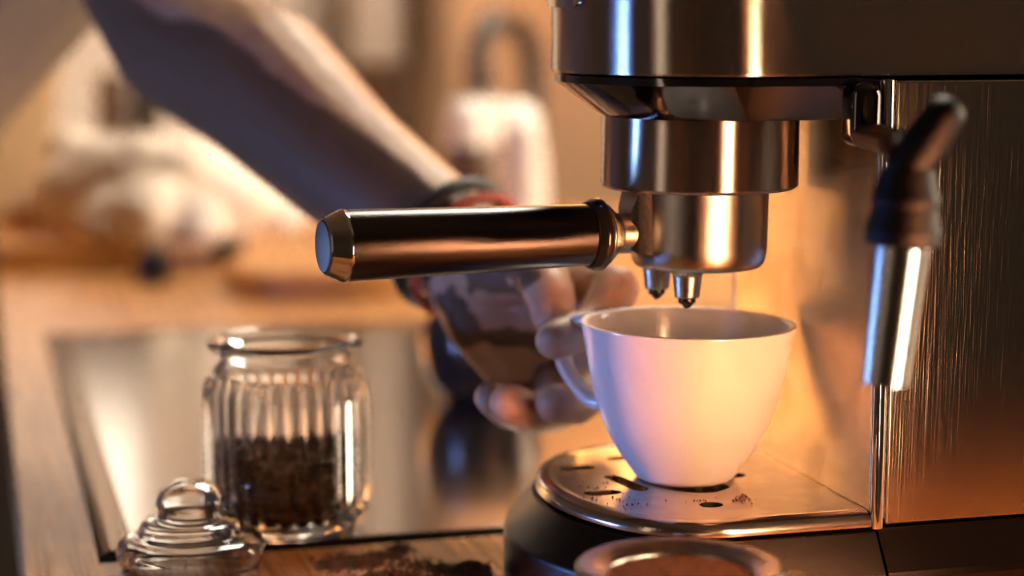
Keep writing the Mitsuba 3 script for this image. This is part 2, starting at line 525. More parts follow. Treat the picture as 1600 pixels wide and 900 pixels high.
# control panel on the nose of the head
th = np.radians(np.linspace(-14, 90, 24))
o_all = outline(0.1065, HALF_H, 0.086, -0.0016, n=121)
nose = o_all[23 + 49:23 + 121 - 10]
o_in = outline(0.1065, HALF_H, 0.086, 0.001, n=121)[23 + 49:23 + 121 - 10]
k = len(nose)
zb = ZH + 0.0262 + 0.005 * np.clip(1 - np.minimum(np.arange(k), np.arange(k)[::-1]) / 4.0, 0, 1) ** 2
lo, hi = np.column_stack([nose, zb]), np.column_stack([nose, np.full(k, 0.298)])
lo2, hi2 = np.column_stack([o_in, zb]), np.column_stack([o_in, np.full(k, 0.298)])
v = np.vstack([lo, hi, lo2, hi2]); f = []
for i in range(k - 1):
    f += [[i, i + 1, k + i + 1], [i, k + i + 1, k + i], [2 * k + i, 3 * k + i + 1, 2 * k + i + 1], [2 * k + i, 3 * k + i, 3 * k + i + 1],
          [i, 2 * k + i + 1, i + 1], [i, 2 * k + i, 2 * k + i + 1], [k + i, k + i + 1, 3 * k + i + 1], [k + i, 3 * k + i + 1, 3 * k + i]]
for i in (0, k - 1):
    q = [[i, k + i, 3 * k + i], [i, 3 * k + i, 2 * k + i]]
    f += q if i == 0 else [x[::-1] for x in q]
mpart('control_panel', trimesh.Trimesh(v, f, process=False), 'm_chrome', 30, 'polished control panel on the nose of the head')

# body, plates and corner strips
mpart('side_panel', trimesh.Trimesh(*(lambda m: (m.vertices + [-0.1195, W / 2, (ZS + ZH) / 2 - 0.0006], m.faces))(box(0.231, W, ZH - ZS - 0.0016, 0.0012))), 'm_steel_side', label='brushed steel side panel with fine scratches')
mpart('front_plate', trimesh.Trimesh(*(lambda m: (m.vertices + [-0.0012, W / 2, (ZT + ZH) / 2 - 0.0025], m.faces))(box(0.0055, W - 0.0052, ZH - ZT + 0.003, 0.001))), 'm_steel_front', label='satin steel plate behind the cup')
for b in (0.0005, W - 0.0005):
    st = lathe(rounded([(0, ZS - 0.001), (0.0022, ZS - 0.001), (0.0022, ZH - 0.001), (0, ZH - 0.001)], 0.0005), 24)
    st.vertices = st.vertices * [1.15, 0.9, 1] + [-0.0005, b, 0]
    mpart('corner_strip', st, 'm_chrome', label='thin polished strip on the corner')

# black base: front part under the drip tray, rear part under the body
def flare(inset_top, a_tip, rings, back):
    return loft([ring3(outline(a_tip + off, W / 2 + off * 0.85, 0.10 + off, 0, back), z) for off, z in rings])


mpart('tray_base', flare(0, 0.1125, [(0.0125, 0.0), (0.0135, 0.003), (0.0135, 0.0215), (0.0128, 0.024), (0.0015, 0.0378), (-0.001, 0.0388)], 0.0006), 'm_black', 25, 'black flared base under the drip tray')
q = [(0.0115, 0.0), (0.0115, 0.0215), (0.0108, 0.024), (0.0005, 0.0378), (-0.001, 0.0388)]
mpart('body_base', hull([(a, b, z) for off, z in q for a, b in ((-0.0006, -off), (-0.0006, W + off), (-0.236 - off, -off), (-0.236 - off, W + off))]), 'm_black', False, 'black base under the steel body')

# drip tray with its slots
def tray(inset, z):
    return ring3(outline(0.1125, W / 2, 0.10, inset, 0.0019), z)


tr = loft([tray(0.0015, 0.0390), tray(0.0002, 0.0396), tray(0.0, 0.0405), tray(0.0002, 0.0418), tray(0.0012, 0.0436), tray(0.0028, 0.0448), tray(0.0052, ZT + 0.0002), tray(0.0064, ZT), tray(0.008, ZT - 0.0004), tray(0.0095, ZT - 0.0004)])
cup_pos = on(1069, 744, ZT)
CA, CB = (cup_pos - C0) @ DU, (cup_pos - C0) @ DV


def slot(points, wid):
    h = [m3.Manifold.hull(m3.CrossSection.circle(wid / 2, 20).translate(tuple(p)) + m3.CrossSection.circle(wid / 2, 20).translate(tuple(q))) if False else
         m3.CrossSection.batch_hull([m3.CrossSection.circle(wid / 2, 20).translate(tuple(p)), m3.CrossSection.circle(wid / 2, 20).translate(tuple(q))]) for p, q in zip(points[:-1], points[1:])]
    c = h[0]
    for x in h[1:]:
        c = c + x
    return c.extrude(0.02).translate((0, 0, 0.032))


def pa(px, py):
    p = on(px, py, ZT) - C0
    return np.array([p @ DU, p @ DV])


slots = [slot([pa(1113, 787), pa(1113, 787) + [0.001, 0]], 0.0085)]
sa, sb = pa(958, 744), pa(1000, 762)
slots.append(slot([sa, sb], 0.0075))
arc = [pa(x, y) for x, y in ((1042, 757), (1062, 762), (1085, 764.5), (1108, 764), (1124, 759))]
slots.append(slot(arc, 0.0085))
slots.append(slot([pa(1120, 744), pa(1152, 742)], 0.006))
ctr = (pa(1113, 787) + 0)
for da, db in ((0.030, 0.102), (0.060, 0.118), (0.085, 0.105), (0.088, 0.060), (0.028, 0.075)):
    slots.append(slot([np.array([da, db]), np.array([da + 0.008, db])], 0.0075))
tman = to_man(tr)
for s in slots:
    tman = tman - s
tray_key = mpart('drip_tray', tm(tman), 'm_steel_tray', 25, 'steel drip tray with slots and a rounded rim')

# group head
AXA, AXB = 0.0468, W / 2
AX = M(AXA, AXB)


def about(mesh, m, name, label=None, parent=machine, smooth=30, origin=AX):
    mesh = mesh.copy(); mesh.apply_translation(origin)
    return obj(name, mesh, m, parent, smooth, label)


about(lathe(rounded([(0, 0.1668), (0.0385, 0.1668), (0.0403, 0.1680), (0.0403, 0.1985), (0, 0.1985)], [0, 0.0006, 0.0006, 0.0005, 0]), 144), 'm_steel', 'group_head', 'round brushed steel group head')

# steam pipe: lobe, lever, grip, tube
lob = [mbox(0.0022, 0.0175, 0.001, 0.030, 0.2045, 0.2115, 0.002)]
lp = []
for zc, r0 in ((0.2060, 0.0062), (0.1932, 0.0062)):
    for b in (-0.001, 0.006):
        s = trimesh.creation.icosphere(2, 1.0); s.apply_scale([r0, 0.004, r0]); s.apply_translation([0.0092, b, zc]); lp.append(s.vertices)
lobe = hull(np.vstack(lp))
steam = mpart('steam_outlet', lobe, 'm_dark_chrome', 40, 'rounded dark polished housing of the steam pipe')
WD = 0.640


def wpt(px, py, d=WD):
    return at(px, py, d)


sp = obj('steam_pipe', tube([wpt(1352, 213, 0.742), wpt(1372, 216, 0.72), wpt(1395, 222, 0.67), wpt(1412, 245, 0.646)], 0.0052, 20), 'm_rubber', machine, 40, 'black joint and pipe of the steam outlet')
e0, e1 = wpt(1413, 272), wpt(1476, 178)
ax_ = (e1 - e0) / np.linalg.norm(e1 - e0)
wide = np.array([0.25, 0.97, 0.0])
pts = []
for e, r_t, r_w in ((e0, 0.0070, 0.007), ((e0 + e1) / 2, 0.0076, 0.009), (e1, 0.0066, 0.008)):
    s = trimesh.creation.icosphere(2, 1.0).vertices
    nrm = np.cross(ax_, wide); nrm /= np.linalg.norm(nrm)
    pts.append(e + s[:, :1] * nrm * r_t + s[:, 1:2] * wide * r_w + s[:, 2:] * ax_ * 0.006)
obj('lever', hull(np.vstack(pts)), 'm_rubber', sp, 40, 'black thumb lever')
g0, g1 = wpt(1418, 262), wpt(1409, 381)
d_ = (g1 - g0); L_ = np.linalg.norm(d_); d_ /= L_
obj('grip', along(lathe(rounded([(0, 0), (0.0085, 0), (0.0100, 0.006), (0.0112, 0.010), (0.0112, 0.012), (0.0106, 0.0125), (0.0118, L_ - 0.006), (0.0122, L_ - 0.005), (0.0122, L_), (0, L_)], 0.0006), 48), g0, d_), 'm_rubber', sp, 30, 'black rubber grip')
t0, t1 = wpt(1408, 383), wpt(1382, 600)
d_ = (t1 - t0); L_ = np.linalg.norm(d_); d_ /= L_
obj('frother_tube', along(lathe(rounded([(0, 0), (0.0096, 0), (0.0082, L_), (0.0066, L_), (0.0062, L_ - 0.004), (0, L_ - 0.004)], 0.0004), 64), t0, d_), 'm_tube', sp, 30, 'shiny steel frother tube')

# ------------------------------------------------------------------ filter holder with its handle
holder = thing('filter_holder', 'steel filter holder with a long black handle and two spouts locked under the machine head', 'filter holder')
HZ = 0.1493
az = math.radians(-68.2)
HD = np.array([math.sin(az), -math.cos(az), 0.0])
HQ = np.array([-HD[1], HD[0], 0.0])
about(lathe(rounded([(0, 0.1342), (0.0262, 0.1342), (0.0281, 0.1400), (0.0285, 0.1666), (0, 0.1666)], [0, 0.0045, 0.0035, 0.0004, 0], 8), 128), 'm_cast', 'bowl', 'satin steel bowl of the filter holder', holder)


def hp(t, dz=0.0, s=0.0):
    return AX + HD * t + HQ * s + np.array([0, 0, HZ + dz])


# neck bracket: a wedge that leaves the bowl and carries the neck
pts = []
for t_, dz0, dz1, s_ in ((0.0215, -0.0085, 0.0172, 0.0125), (0.0310, -0.0080, 0.0168, 0.0085), (0.0335, -0.006, 0.0100, 0.0065)):
    for dz in (dz0, dz1):
        for s in (-s_, s_):
            pts.append(hp(t_, dz, s))
obj('bracket', hull(pts), 'm_cast', holder, 20)
prof = rounded([(0, 0.026), (0.0083, 0.026), (0.0083, 0.0372), (0.0090, 0.0385), (0.0128, 0.0425), (0.0128, 0.0440), (0, 0.0440)], 0.0006)
obj('neck', along(lathe(prof, 64), hp(0), HD), 'm_cast', holder, 30, 'steel neck')
hk = obj('handle', along(lathe(rounded([(0, 0.0460), (0.0121, 0.0460), (0.0124, 0.0490), (0.0139, 0.1522), (0, 0.1522)], 0.0004), 96), hp(0), HD), 'm_handle', holder, 30, 'long black handle')
obj('collar', along(lathe(rounded([(0, 0.0435), (0.0134, 0.0435), (0.0147, 0.0448), (0.0147, 0.0472), (0.0133, 0.0505), (0, 0.0505)], 0.0009), 64), hp(0), HD), 'm_gloss_black', hk, 30, 'black collar ring')
obj('end_cap', along(lathe(rounded([(0, 0.1515), (0.0138, 0.1515), (0.0141, 0.1527), (0.0139, 0.1536), (0.0110, 0.1598), (0.0104, 0.1601), (0, 0.1601)], 0.0004), 96), hp(0), HD), 'm_chrome', hk, 15, 'polished bevelled end cap')
obj('end_disc', along(lathe([(0, 0.1600), (0.0103, 0.1600), (0.0098, 0.1606), (0.006, 0.1612), (0, 0.1614)], 64), hp(0), HD), 'm_disc', hk, 40, 'grey disc on the end of the handle')
for sgn in (1, -1):
    o = AX + HD * 0.012 - HQ * 0.0139 * sgn
    k_ = obj('spout', (lambda m: (m.apply_translation(o), m)[1])(lathe(rounded([(0, 0.1236), (0.0044, 0.1236), (0.0050, 0.1240), (0.0060, 0.1330), (0.0078, 0.1352), (0, 0.1352)], 0.0008), 48)), 'm_cast', holder, 30, 'short steel spout')
    dm = lathe(spline([(0, 0.1192), (0.0012, 0.1197), (0.0024, 0.1210), (0.0036, 0.1222), (0.0036, 0.1236), (0.0, 0.1237)], 14), 32)
    dm.vertices += (meshkit.noise(dm.vertices * 900, 3)[:, None] - 0.5) * 0.0006
    dm.apply_translation(o)
    obj('coffee_drop', dm, 'm_liquid', None, True, ('dark drop of coffee hanging from the nearer spout' if sgn > 0 else 'dark drop of coffee hanging from the farther spout'), 'drop', 'coffee drops under the spouts')

# ------------------------------------------------------------------ cup
cup = thing('coffee_cup', 'white glazed coffee cup standing on the drip tray under the spouts', 'cup')
H = 0.0655
outer = spline([(0.0196, 0.0), (0.0207, 0.0008), (0.0222, 0.0030), (0.0283, 0.0115), (0.0345, 0.0235), (0.0392, 0.0385), (0.0424, 0.0540), (0.0442, 0.0635)], 44)
lip = [(0.0446, 0.0645), (0.0445, 0.0653), (0.0436, 0.0657), (0.0426, 0.0654), (0.0420, 0.0645)]
inner = spline([(0.0398, 0.0530), (0.0362, 0.0385), (0.0312, 0.0245), (0.024, 0.0125), (0.012, 0.0062), (0.0, 0.0052)], 34)
prof = np.vstack([[(0, 0.0012), (0.0172, 0.0012), (0.0180, 0.0)], outer, lip, inner])
c_ = lathe(prof, 160)
tilt = trimesh.transformations.rotation_matrix(math.radians(0.8), [0, 1, 0])
c_.apply_transform(tilt)
cup_o = np.array([cup_pos[0], cup_pos[1], TZ + ZT - 0.0001])
c_.apply_translation(cup_o)
obj('body', c_, 'm_ceramic', cup, 50)
hd = np.array([-0.80, 0.60, 0.0]); hd /= np.linalg.norm(hd)
path = [(0.0395, 0.0600), (0.049, 0.0610), (0.0585, 0.0590), (0.0640, 0.0520), (0.0630, 0.0430), (0.0560, 0.0330), (0.0460, 0.0265), (0.0360, 0.0262)]
path = spline(path, 40)
hm = tube([hd * r + np.array([0, 0, z]) for r, z in path], 0.0031 + 0.0012 * np.abs(np.linspace(-1, 1, 40)) ** 3, 20)
hside = np.array([-hd[1], hd[0], 0])
hm.vertices += ((hm.vertices @ hside) * 0.45)[:, None] * hside
hm.apply_transform(tilt); hm.apply_translation(cup_o)
obj('handle', hm, 'm_ceramic', cup, True)

# ------------------------------------------------------------------ jar with coffee, lid
jar_o = on(451, 822)
NF = 34


def flute_fn(prof_amp):
    def fn(k, th):
        return -prof_amp[k] * (1 - np.abs(np.cos(th * NF / 2)) ** 0.8)
    return fn


out = [(0, 0.0012), (0.026, 0.0008), (0.0300, 0.0), (0.0322, 0.0008), (0.0345, 0.0040), (0.0366, 0.0072), (0.0388, 0.0096)]
body = [(0.0389, z) for z in np.linspace(0.012, 0.064, 12)]
neck = [tuple(x) for x in spline([(0.0387, 0.0665), (0.0372, 0.0705), (0.0340, 0.0750), (0.0318, 0.0775), (0.0312, 0.0800), (0.0322, 0.0825), (0.0352, 0.0846), (0.0361, 0.0862), (0.0358, 0.0880), (0.0342, 0.0892), (0.0315, 0.0888), (0.0290, 0.0868)], 26)]
inn = [tuple(x) for x in spline([(0.0279, 0.0840), (0.0278, 0.0790), (0.0296, 0.0745), (0.0335, 0.0692), (0.0350, 0.0640), (0.0351, 0.050), (0.0351, 0.020), (0.0345, 0.0120), (0.0315, 0.0075), (0.02, 0.0062), (0, 0.006)], 34)]
prof = out + body + neck + inn
amp = []
for i, (r, z) in enumerate(prof):
    o_side = i < len(out) + len(body) + len(neck)
    amp.append(0.0017 * float(np.clip((z - 0.0085) / 0.003, 0, 1) * np.clip((0.0745 - z) / 0.007, 0, 1)) if o_side and r > 0.02 else 0.0)
jar = thing('glass_jar', 'ribbed clear glass jar half filled with ground coffee standing on the worktop', 'jar')
jm = lathe(prof, 34 * 14, flute_fn(amp))
jm.apply_translation(jar_o)
obj('glass', jm, 'm_glass', jar, 40)

rng = np.random.default_rng(5)


def chips(centres, size, seed, flat=1.0):
    """many small irregular grains in one mesh"""
    r = np.random.default_rng(seed)
    base = trimesh.creation.icosphere(0, 1.0)
    bv, bf = np.array(base.vertices), np.array(base.faces)
    n = len(centres)
    sc = size * r.uniform(0.5, 1.4, (n, 1, 1)) * r.uniform(0.5, 1.2, (n, 1, 3))
    jit = 1 + r.uniform(-0.3, 0.3, (n, len(bv), 1))
    q = r.normal(size=(n, 4)); q /= np.linalg.norm(q, axis=1, keepdims=True)
    w_, x, y, z = q.T
    R = np.stack([1 - 2 * (y * y + z * z), 2 * (x * y - z * w_), 2 * (x * z + y * w_), 2 * (x * y + z * w_), 1 - 2 * (x * x + z * z), 2 * (y * z - x * w_), 2 * (x * z - y * w_), 2 * (y * z + x * w_), 1 - 2 * (x * x + y * y)], 1).reshape(n, 3, 3)
    v = np.einsum('nij,nkj->nki', R, bv[None] * jit * sc)
    v[..., 2] *= flat
    v += np.asarray(centres)[:, None, :]
    f = (bf[None] + (np.arange(n) * len(bv))[:, None, None]).reshape(-1, 3)
    return trimesh.Trimesh(v.reshape(-1, 3), f, process=False)


fill_top = 0.0375
n = 5200
th = rng.uniform(0, 2 * np.pi, n); zz = rng.uniform(0.0095, fill_top, n)
rr = np.where(rng.uniform(size=n) < 0.72, rng.uniform(0.0290, 0.0322, n), np.sqrt(rng.uniform(0, 1, n)) * 0.032)
rr = np.minimum(rr, 0.0322 - np.clip(0.0135 - zz, 0, 1) * 0.9)
inside = rr < 0.0288
hump = 0.004 * np.sin(th * 2 + 1) + 0.0025 * np.sin(th * 5)
zz = np.where(inside, fill_top + rng.uniform(-0.003, 0.001, n) + hump * rr / 0.03, np.minimum(zz * (1 + hump * 12), fill_top + hump + 0.001))
zz = np.maximum(zz, 0.0095)
cen = np.stack([rr * np.cos(th), rr * np.sin(th), zz], 1)
core = lathe([(0, 0.0078), (0.028, 0.0085), (0.0292, 0.0125), (0.0294, fill_top - 0.007), (0, fill_top - 0.005)], 48)
cf = cat([chips(cen, 0.0014, 6), core]); cf.apply_translation(jar_o)
obj('coffee_granules', cf, 'm_coffee', None, False, 'dark brown coffee granules filling the lower half of the ribbed jar', 'coffee', kind='stuff')

lid_o = on(299, 899)
lp_ = spline([(0, 0.0425), (0.0050, 0.0420), (0.0100, 0.0396), (0.0135, 0.0355), (0.0145, 0.0315), (0.0139, 0.0285), (0.0133, 0.0268)], 30)
lo_ = np.vstack([lp_, spline([(0.0140, 0.0258), (0.0178, 0.0250), (0.0206, 0.0238), (0.0216, 0.0218), (0.0220, 0.0198), (0.0228, 0.0190)], 16),
                 spline([(0.0245, 0.0186), (0.0285, 0.0170), (0.0306, 0.0148), (0.0313, 0.0125), (0.0309, 0.0095), (0.0297, 0.0066), (0.0288, 0.0052)], 22),
                 rounded([(0.0286, 0.0048), (0.0292, 0.0040), (0.0290, 0.0004), (0.0260, 0.0002), (0.0255, 0.0040)], 0.0008),
                 spline([(0.0262, 0.0060), (0.0287, 0.0112), (0.0284, 0.0136), (0.0262, 0.0158), (0.0212, 0.0171), (0.0199, 0.0185), (0.0195, 0.0208), (0.0182, 0.0224), (0.0140, 0.0236), (0.0118, 0.0250), (0.0113, 0.0270), (0.0121, 0.0300), (0.0124, 0.0322), (0.0113, 0.0352), (0.0083, 0.0380), (0.0042, 0.0398), (0, 0.0403)], 44)])
lm = lathe(lo_[::-1], 144); lm.apply_translation(lid_o)
obj('jar_lid', lm, 'm_glass', None, 40, 'clear glass lid with a round knob on the worktop in front of the jar', 'lid')

# ------------------------------------------------------------------ steel cup in the foreground, dark fill added inside
ring_c = at(1063, 879, 0.645)
rh = ring_c[2] - TZ
ro = np.array([ring_c[0], ring_c[1], TZ])
spare = thing('steel_cup', 'round steel cup with a broad rim standing blurred in front of the machine base', 'cup')
m_ = lathe(rounded([(0, 0), (0.027, 0), (0.0300, 0.004), (0.0315, rh - 0.010), (0.0352, rh - 0.0085), (0.0354, rh - 0.0015), (0.0340, rh), (0.0300, rh - 0.0010), (0.0248, rh - 0.0035), (0.0244, rh - 0.006), (0, rh - 0.006)], 0.0012), 96)
m_.apply_translation(ro); obj('ring', m_, 'm_cast', spare, 30, 'broad satin steel rim')
m_ = lathe([(0, rh - 0.0059), (0.0243, rh - 0.0059), (0.0245, rh - 0.0044)] + [(r, rh - 0.0046) for r in np.linspace(0.0240, 0.001, 22)] + [(0, rh - 0.0046)], 72)
m_.vertices[:, 2] += (meshkit.fbm(m_.vertices * 420, 3, 8) - 0.5) * 0.0012 * (m_.vertices[:, 2] > rh - 0.0055)
m_.apply_translation(ro); obj('added_fill', m_, 'm_grounds', None, 40, 'dark brown fill added to darken the inside of the round steel cup in the foreground', 'coffee')
lug = box(0.010, 0.014, 0.005, 0.0015); lug.apply_translation(ro + [0.0372, -0.002, rh - 0.0065]); obj('lug', lug, 'm_cast', spare, 30)

# ------------------------------------------------------------------ coffee grounds
rng = np.random.default_rng(11)
cs = []
for px, py, sx, sy, nn, hgt in ((735, 893, 34, 7, 1500, 0.0045), (690, 890, 18, 5, 350, 0.0022), (560, 878, 42, 10, 520, 0.0012), (520, 885, 18, 6, 250, 0.0012), (600, 868, 22, 5, 160, 0.0008), (628, 858, 14, 7, 260, 0.0014), (650, 885, 40, 12, 160, 0.0005), (770, 899, 25, 8, 900, 0.006), (620, 905, 60, 10, 500, 0.003)):
    x = px + rng.normal(size=nn) * sx * 0.6; y = py + rng.normal(size=nn) * sy * 0.6
    for i in range(nn):
        p = on(x[i], y[i]); r2 = ((x[i] - px) / sx) ** 2 + ((y[i] - py) / sy) ** 2
        cs.append(p + [0, 0, 0.0003 + hgt * max(0, 1 - r2) * rng.uniform(0.1, 1)])
cs = np.array(cs)
loc = np.stack([(cs - C0) @ DU, (cs - C0) @ DV], 1)
keep = ~((loc[:, 0] < 0.1275) & (loc[:, 1] < 0.163) & (loc[:, 1] > -0.02)) & (loc[:, 1] < 0.166)
cs = cs[keep]
obj('coffee_grounds', chips(cs, 0.00075, 12, 0.8), 'm_grounds', None, False, 'spilled ground coffee on the worktop between the jar and the machine', 'coffee', kind='stuff')
cs = []
for px, py, sx, sy, nn in ((928, 768, 30, 13, 30), (965, 778, 22, 9, 18), (1162, 778, 14, 6, 28), (1080, 781, 40, 4, 12), (1150, 782, 8, 4, 10), (1004, 762, 12, 3, 12), (995, 790, 30, 8, 14)):
    for i in range(nn):
        cs.append(on(px + rng.normal() * sx * 0.55, py + rng.normal() * sy * 0.55, ZT) + [0, 0, 0.0])
obj('coffee_specks', chips(np.array(cs), 0.00040, 13, 0.8), 'm_grounds', None, False, 'dark specks of ground coffee scattered on the drip tray', 'coffee', kind='stuff')

# ------------------------------------------------------------------ the person
def spheres_hull(pts):
    out = []
    for p, r in pts:
        out.append(m3.Manifold.sphere(r, 20).translate(tuple(p)))
    return m3.Manifold.batch_hull(out)


def chain(pts):
    return [spheres_hull([pts[i], pts[i + 1]]) for i in range(len(pts) - 1)]


def skin_mesh(bones, length, rounds=12):
    m = m3.Manifold.batch_boolean(bones, m3.OpType.Add).refine_to_length(length)
    t = tm(m)
    t = trimesh.Trimesh(t.vertices, t.faces, process=True)
    trimesh.smoothing.filter_taubin(t, lamb=0.5, nu=0.53, iterations=rounds)
    return t


P = at
chest, pelvis = P(20, -360, 1.40), P(-530, 350, 1.30)
sh1, el1, wr1 = P(40, -470, 1.30), EL, WR
sh2 = P(20, -420, 1.66)
el2 = sh2 + np.array([-0.20, 0.02, -0.24]); wr2 = el2 + np.array([-0.10, -0.16, -0.16])
neck_p, head_p = P(280, -470, 1.46), P(400, -640, 1.44)
bones = []
tors = [(pelvis, 0.150), (pelvis * 0.5 + chest * 0.5, 0.132), (chest, 0.150)]
bones += chain(tors)
bones += [spheres_hull([(chest, 0.13), (sh1, 0.062), (sh2, 0.062)])]
bones += chain([(chest, 0.08), (neck_p, 0.058), (head_p, 0.062)])
bones += [spheres_hull([(head_p, 0.088), (head_p + [0.03, -0.02, 0.06], 0.085), (head_p + [0.05, -0.06, -0.03], 0.05)])]
bones += [spheres_hull([(head_p + [0.09, -0.08, 0.02], 0.012), (head_p + [0.075, -0.07, 0.05], 0.010)])]
fore = wr1 - el1
mid = el1 + fore * 0.28
bones += chain([(sh1, 0.056), (sh1 * 0.45 + el1 * 0.55, 0.050), (el1, 0.041), (mid + [0.004, 0, 0.006], 0.0425), (el1 + fore * 0.62, 0.035), (wr1, 0.0275)])
bones += chain([(sh2, 0.056), (el2, 0.042), (wr2, 0.028)])
# the hand on the cup handle
kn = [P(908, 452, 0.895), P(880, 505, 0.915), P(850, 560, 0.92), P(818, 600, 0.915)]
heel = P(748, 505, 0.935)
bones += [spheres_hull([(wr1, 0.024), (kn[0], 0.0135), (kn[1], 0.013)]), spheres_hull([(wr1, 0.024), (kn[1], 0.013), (kn[2], 0.0125), (heel, 0.016)]), spheres_hull([(heel, 0.016), (kn[2], 0.0125), (kn[3], 0.012), (wr1, 0.022)])]
fingers = [
    [(kn[0], 0.0125), (P(962, 452, 0.872), 0.0105), (P(925, 512, 0.853), 0.0092), (P(868, 531, 0.838), 0.0086)],
    [(kn[1], 0.0125), (P(935, 600, 0.892), 0.0105), (P(900, 632, 0.862), 0.0094), (P(868, 630, 0.846), 0.0088)],
    [(kn[2], 0.0120), (P(868, 640, 0.890), 0.0103), (P(832, 645, 0.866), 0.0094), (P(797, 630, 0.852), 0.0088)],
    [(kn[3], 0.0112), (P(818, 645, 0.895), 0.0093), (P(792, 640, 0.878), 0.0083), (P(768, 622, 0.868), 0.0075)],
    [(P(765, 425, 0.925), 0.0165), (P(838, 420, 0.888), 0.0125), (P(862, 462, 0.862), 0.0108), (P(864, 497, 0.850), 0.0088)],
]
for c in fingers:
    bones += chain(c)
# the other hand hangs free
dn = (wr2 - el2) / np.linalg.norm(wr2 - el2)
k2 = wr2 + dn * 0.085
bones += [spheres_hull([(wr2, 0.024), (k2 + [0, 0.03, 0], 0.011), (k2 - [0, 0.03, 0], 0.011)])]
for i, L in enumerate((0.072, 0.080, 0.075, 0.058)):
    b0 = k2 + np.array([0, -0.03 + 0.02 * i, 0]); b1 = b0 + dn * L * 0.55; b2 = b0 + dn * L + [0.02, 0, -0.01]
    bones += chain([(b0, 0.010), (b1, 0.009), (b2, 0.0075)])
b0 = wr2 + dn * 0.03 - [0, 0.03, 0]
bones += chain([(b0, 0.012), (b0 + dn * 0.035 - [0, 0.02, 0], 0.010), (b0 + dn * 0.06 - [0, 0.022, 0], 0.008)])
hips = [pelvis + np.array([0.0, s * 0.085, -0.06]) for s in (-1, 1)]
feet = []
for h_, s in zip(hips, (-1, 1)):
    kn_ = np.array([h_[0] - 0.04, h_[1] + s * 0.03, 0.50]); an = np.array([h_[0] - 0.10, h_[1] + s * 0.05, 0.085])
    bones += chain([(h_, 0.088), (kn_, 0.058), (an, 0.040)])
    toe = an + np.array([0.17, -0.03, -0.052])
    bones += chain([(an + [0, 0, -0.045], 0.036), (toe, 0.030)])
    feet.append((h_, kn_, an, toe))
body_m = skin_mesh(bones, 0.0055, 10)
person = obj('person', body_m, 'm_skin', None, True, 'person with a partly darker forearm gripping the handle of the white cup', 'person')
sh = chain([(p, r + 0.010) for p, r in tors]) + [spheres_hull([(chest, 0.142), (sh1, 0.072), (sh2, 0.072)])]
sh += chain([(sh1, 0.068), (sh1 * 0.45 + el1 * 0.55, 0.060)]) + chain([(sh2, 0.068), (sh2 * 0.5 + el2 * 0.5, 0.058)])
obj('shirt', skin_mesh(sh, 0.012, 8), 'm_shirt', person, True, 'plain taupe shirt')
tr_ = [spheres_hull([(pelvis, 0.166), (hips[0], 0.105), (hips[1], 0.105)])]
for h_, kn_, an, toe in feet:
    tr_ += chain([(h_, 0.102), (kn_, 0.074), (an + [0, 0, 0.03], 0.062)])
obj('trousers', skin_mesh(tr_, 0.014, 8), 'm_trousers', person, True, 'dark trousers')
for h_, kn_, an, toe in feet:
    obj('shoe', skin_mesh(chain([(an + [0, 0, -0.035], 0.048), (toe, 0.036)]), 0.010, 6), 'm_black', person, True)
obj('hair', skin_mesh([spheres_hull([(head_p + [-0.015, 0.01, 0.03], 0.098), (head_p + [0.01, 0, 0.075], 0.088)])], 0.01, 6), 'm_hair', person, True, 'short dark hair')
# bracelets
ad = (wr1 - el1) / np.linalg.norm(wr1 - el1)
for t_, rr_, th_, m_n, nm, lb in ((-0.005, 0.0330, 0.0035, 'm_band_black', 'bracelet', 'black band around the wrist of the person'), (0.0075, 0.0325, 0.0022, 'm_band_red', 'bracelet', 'narrow red band around the wrist of the person, next to the black one')):
    c = wr1 + ad * t_
    tor = trimesh.creation.torus(rr_, th_, major_sections=64, minor_sections=16)
    tor.apply_scale([1, 1, 1.2])
    obj(nm, along(tor, c, ad), m_n, None, True, lb, 'bracelet')

# ------------------------------------------------------------------ blurred background things on the worktop
# dark round pot on the metal plate
po = on(752, 622)
pm = lathe(np.vstack([[(0, 0.0)], spline([(0.018, 0.0), (0.026, 0.004), (0.035, 0.018), (0.0385, 0.036), (0.0365, 0.052), (0.0345, 0.060), (0.0352, 0.064)], 30), [(0.0335, 0.064), (0.033, 0.058)], spline([(0.0345, 0.05), (0.036, 0.036), (0.032, 0.018), (0.022, 0.006), (0.0, 0.004)], 20)]), 96)
pm.apply_translation(po); obj('round_pot', pm, 'm_pot', None, 40, 'small dark shiny round pot on the grey metal plate behind the hand', 'pot')

# chopping board with a rounded end
b0, b1 = on(430, 470), on(672, 468)
bd = b1 - b0; L = np.linalg.norm(bd); bd /= L
cs_ = m3.CrossSection.batch_hull([m3.CrossSection.circle(0.10, 48).translate((L - 0.08, 0)), m3.CrossSection.circle(0.03, 24).translate((0.0, 0.07)), m3.CrossSection.circle(0.03, 24).translate((0.0, -0.07))])
bm = tm(cs_.extrude(0.024))
R_ = np.eye(4); R_[:3, 0] = bd; R_[:3, 1] = [-bd[1], bd[0], 0]; R_[:3, 3] = b0 + [0, 0.09, 0]
bm.apply_transform(R_)
obj('chopping_board', fix(bm), 'm_wood_orange', None, 30, 'orange-brown chopping board with a rounded end lying behind the grey metal plate', 'board')

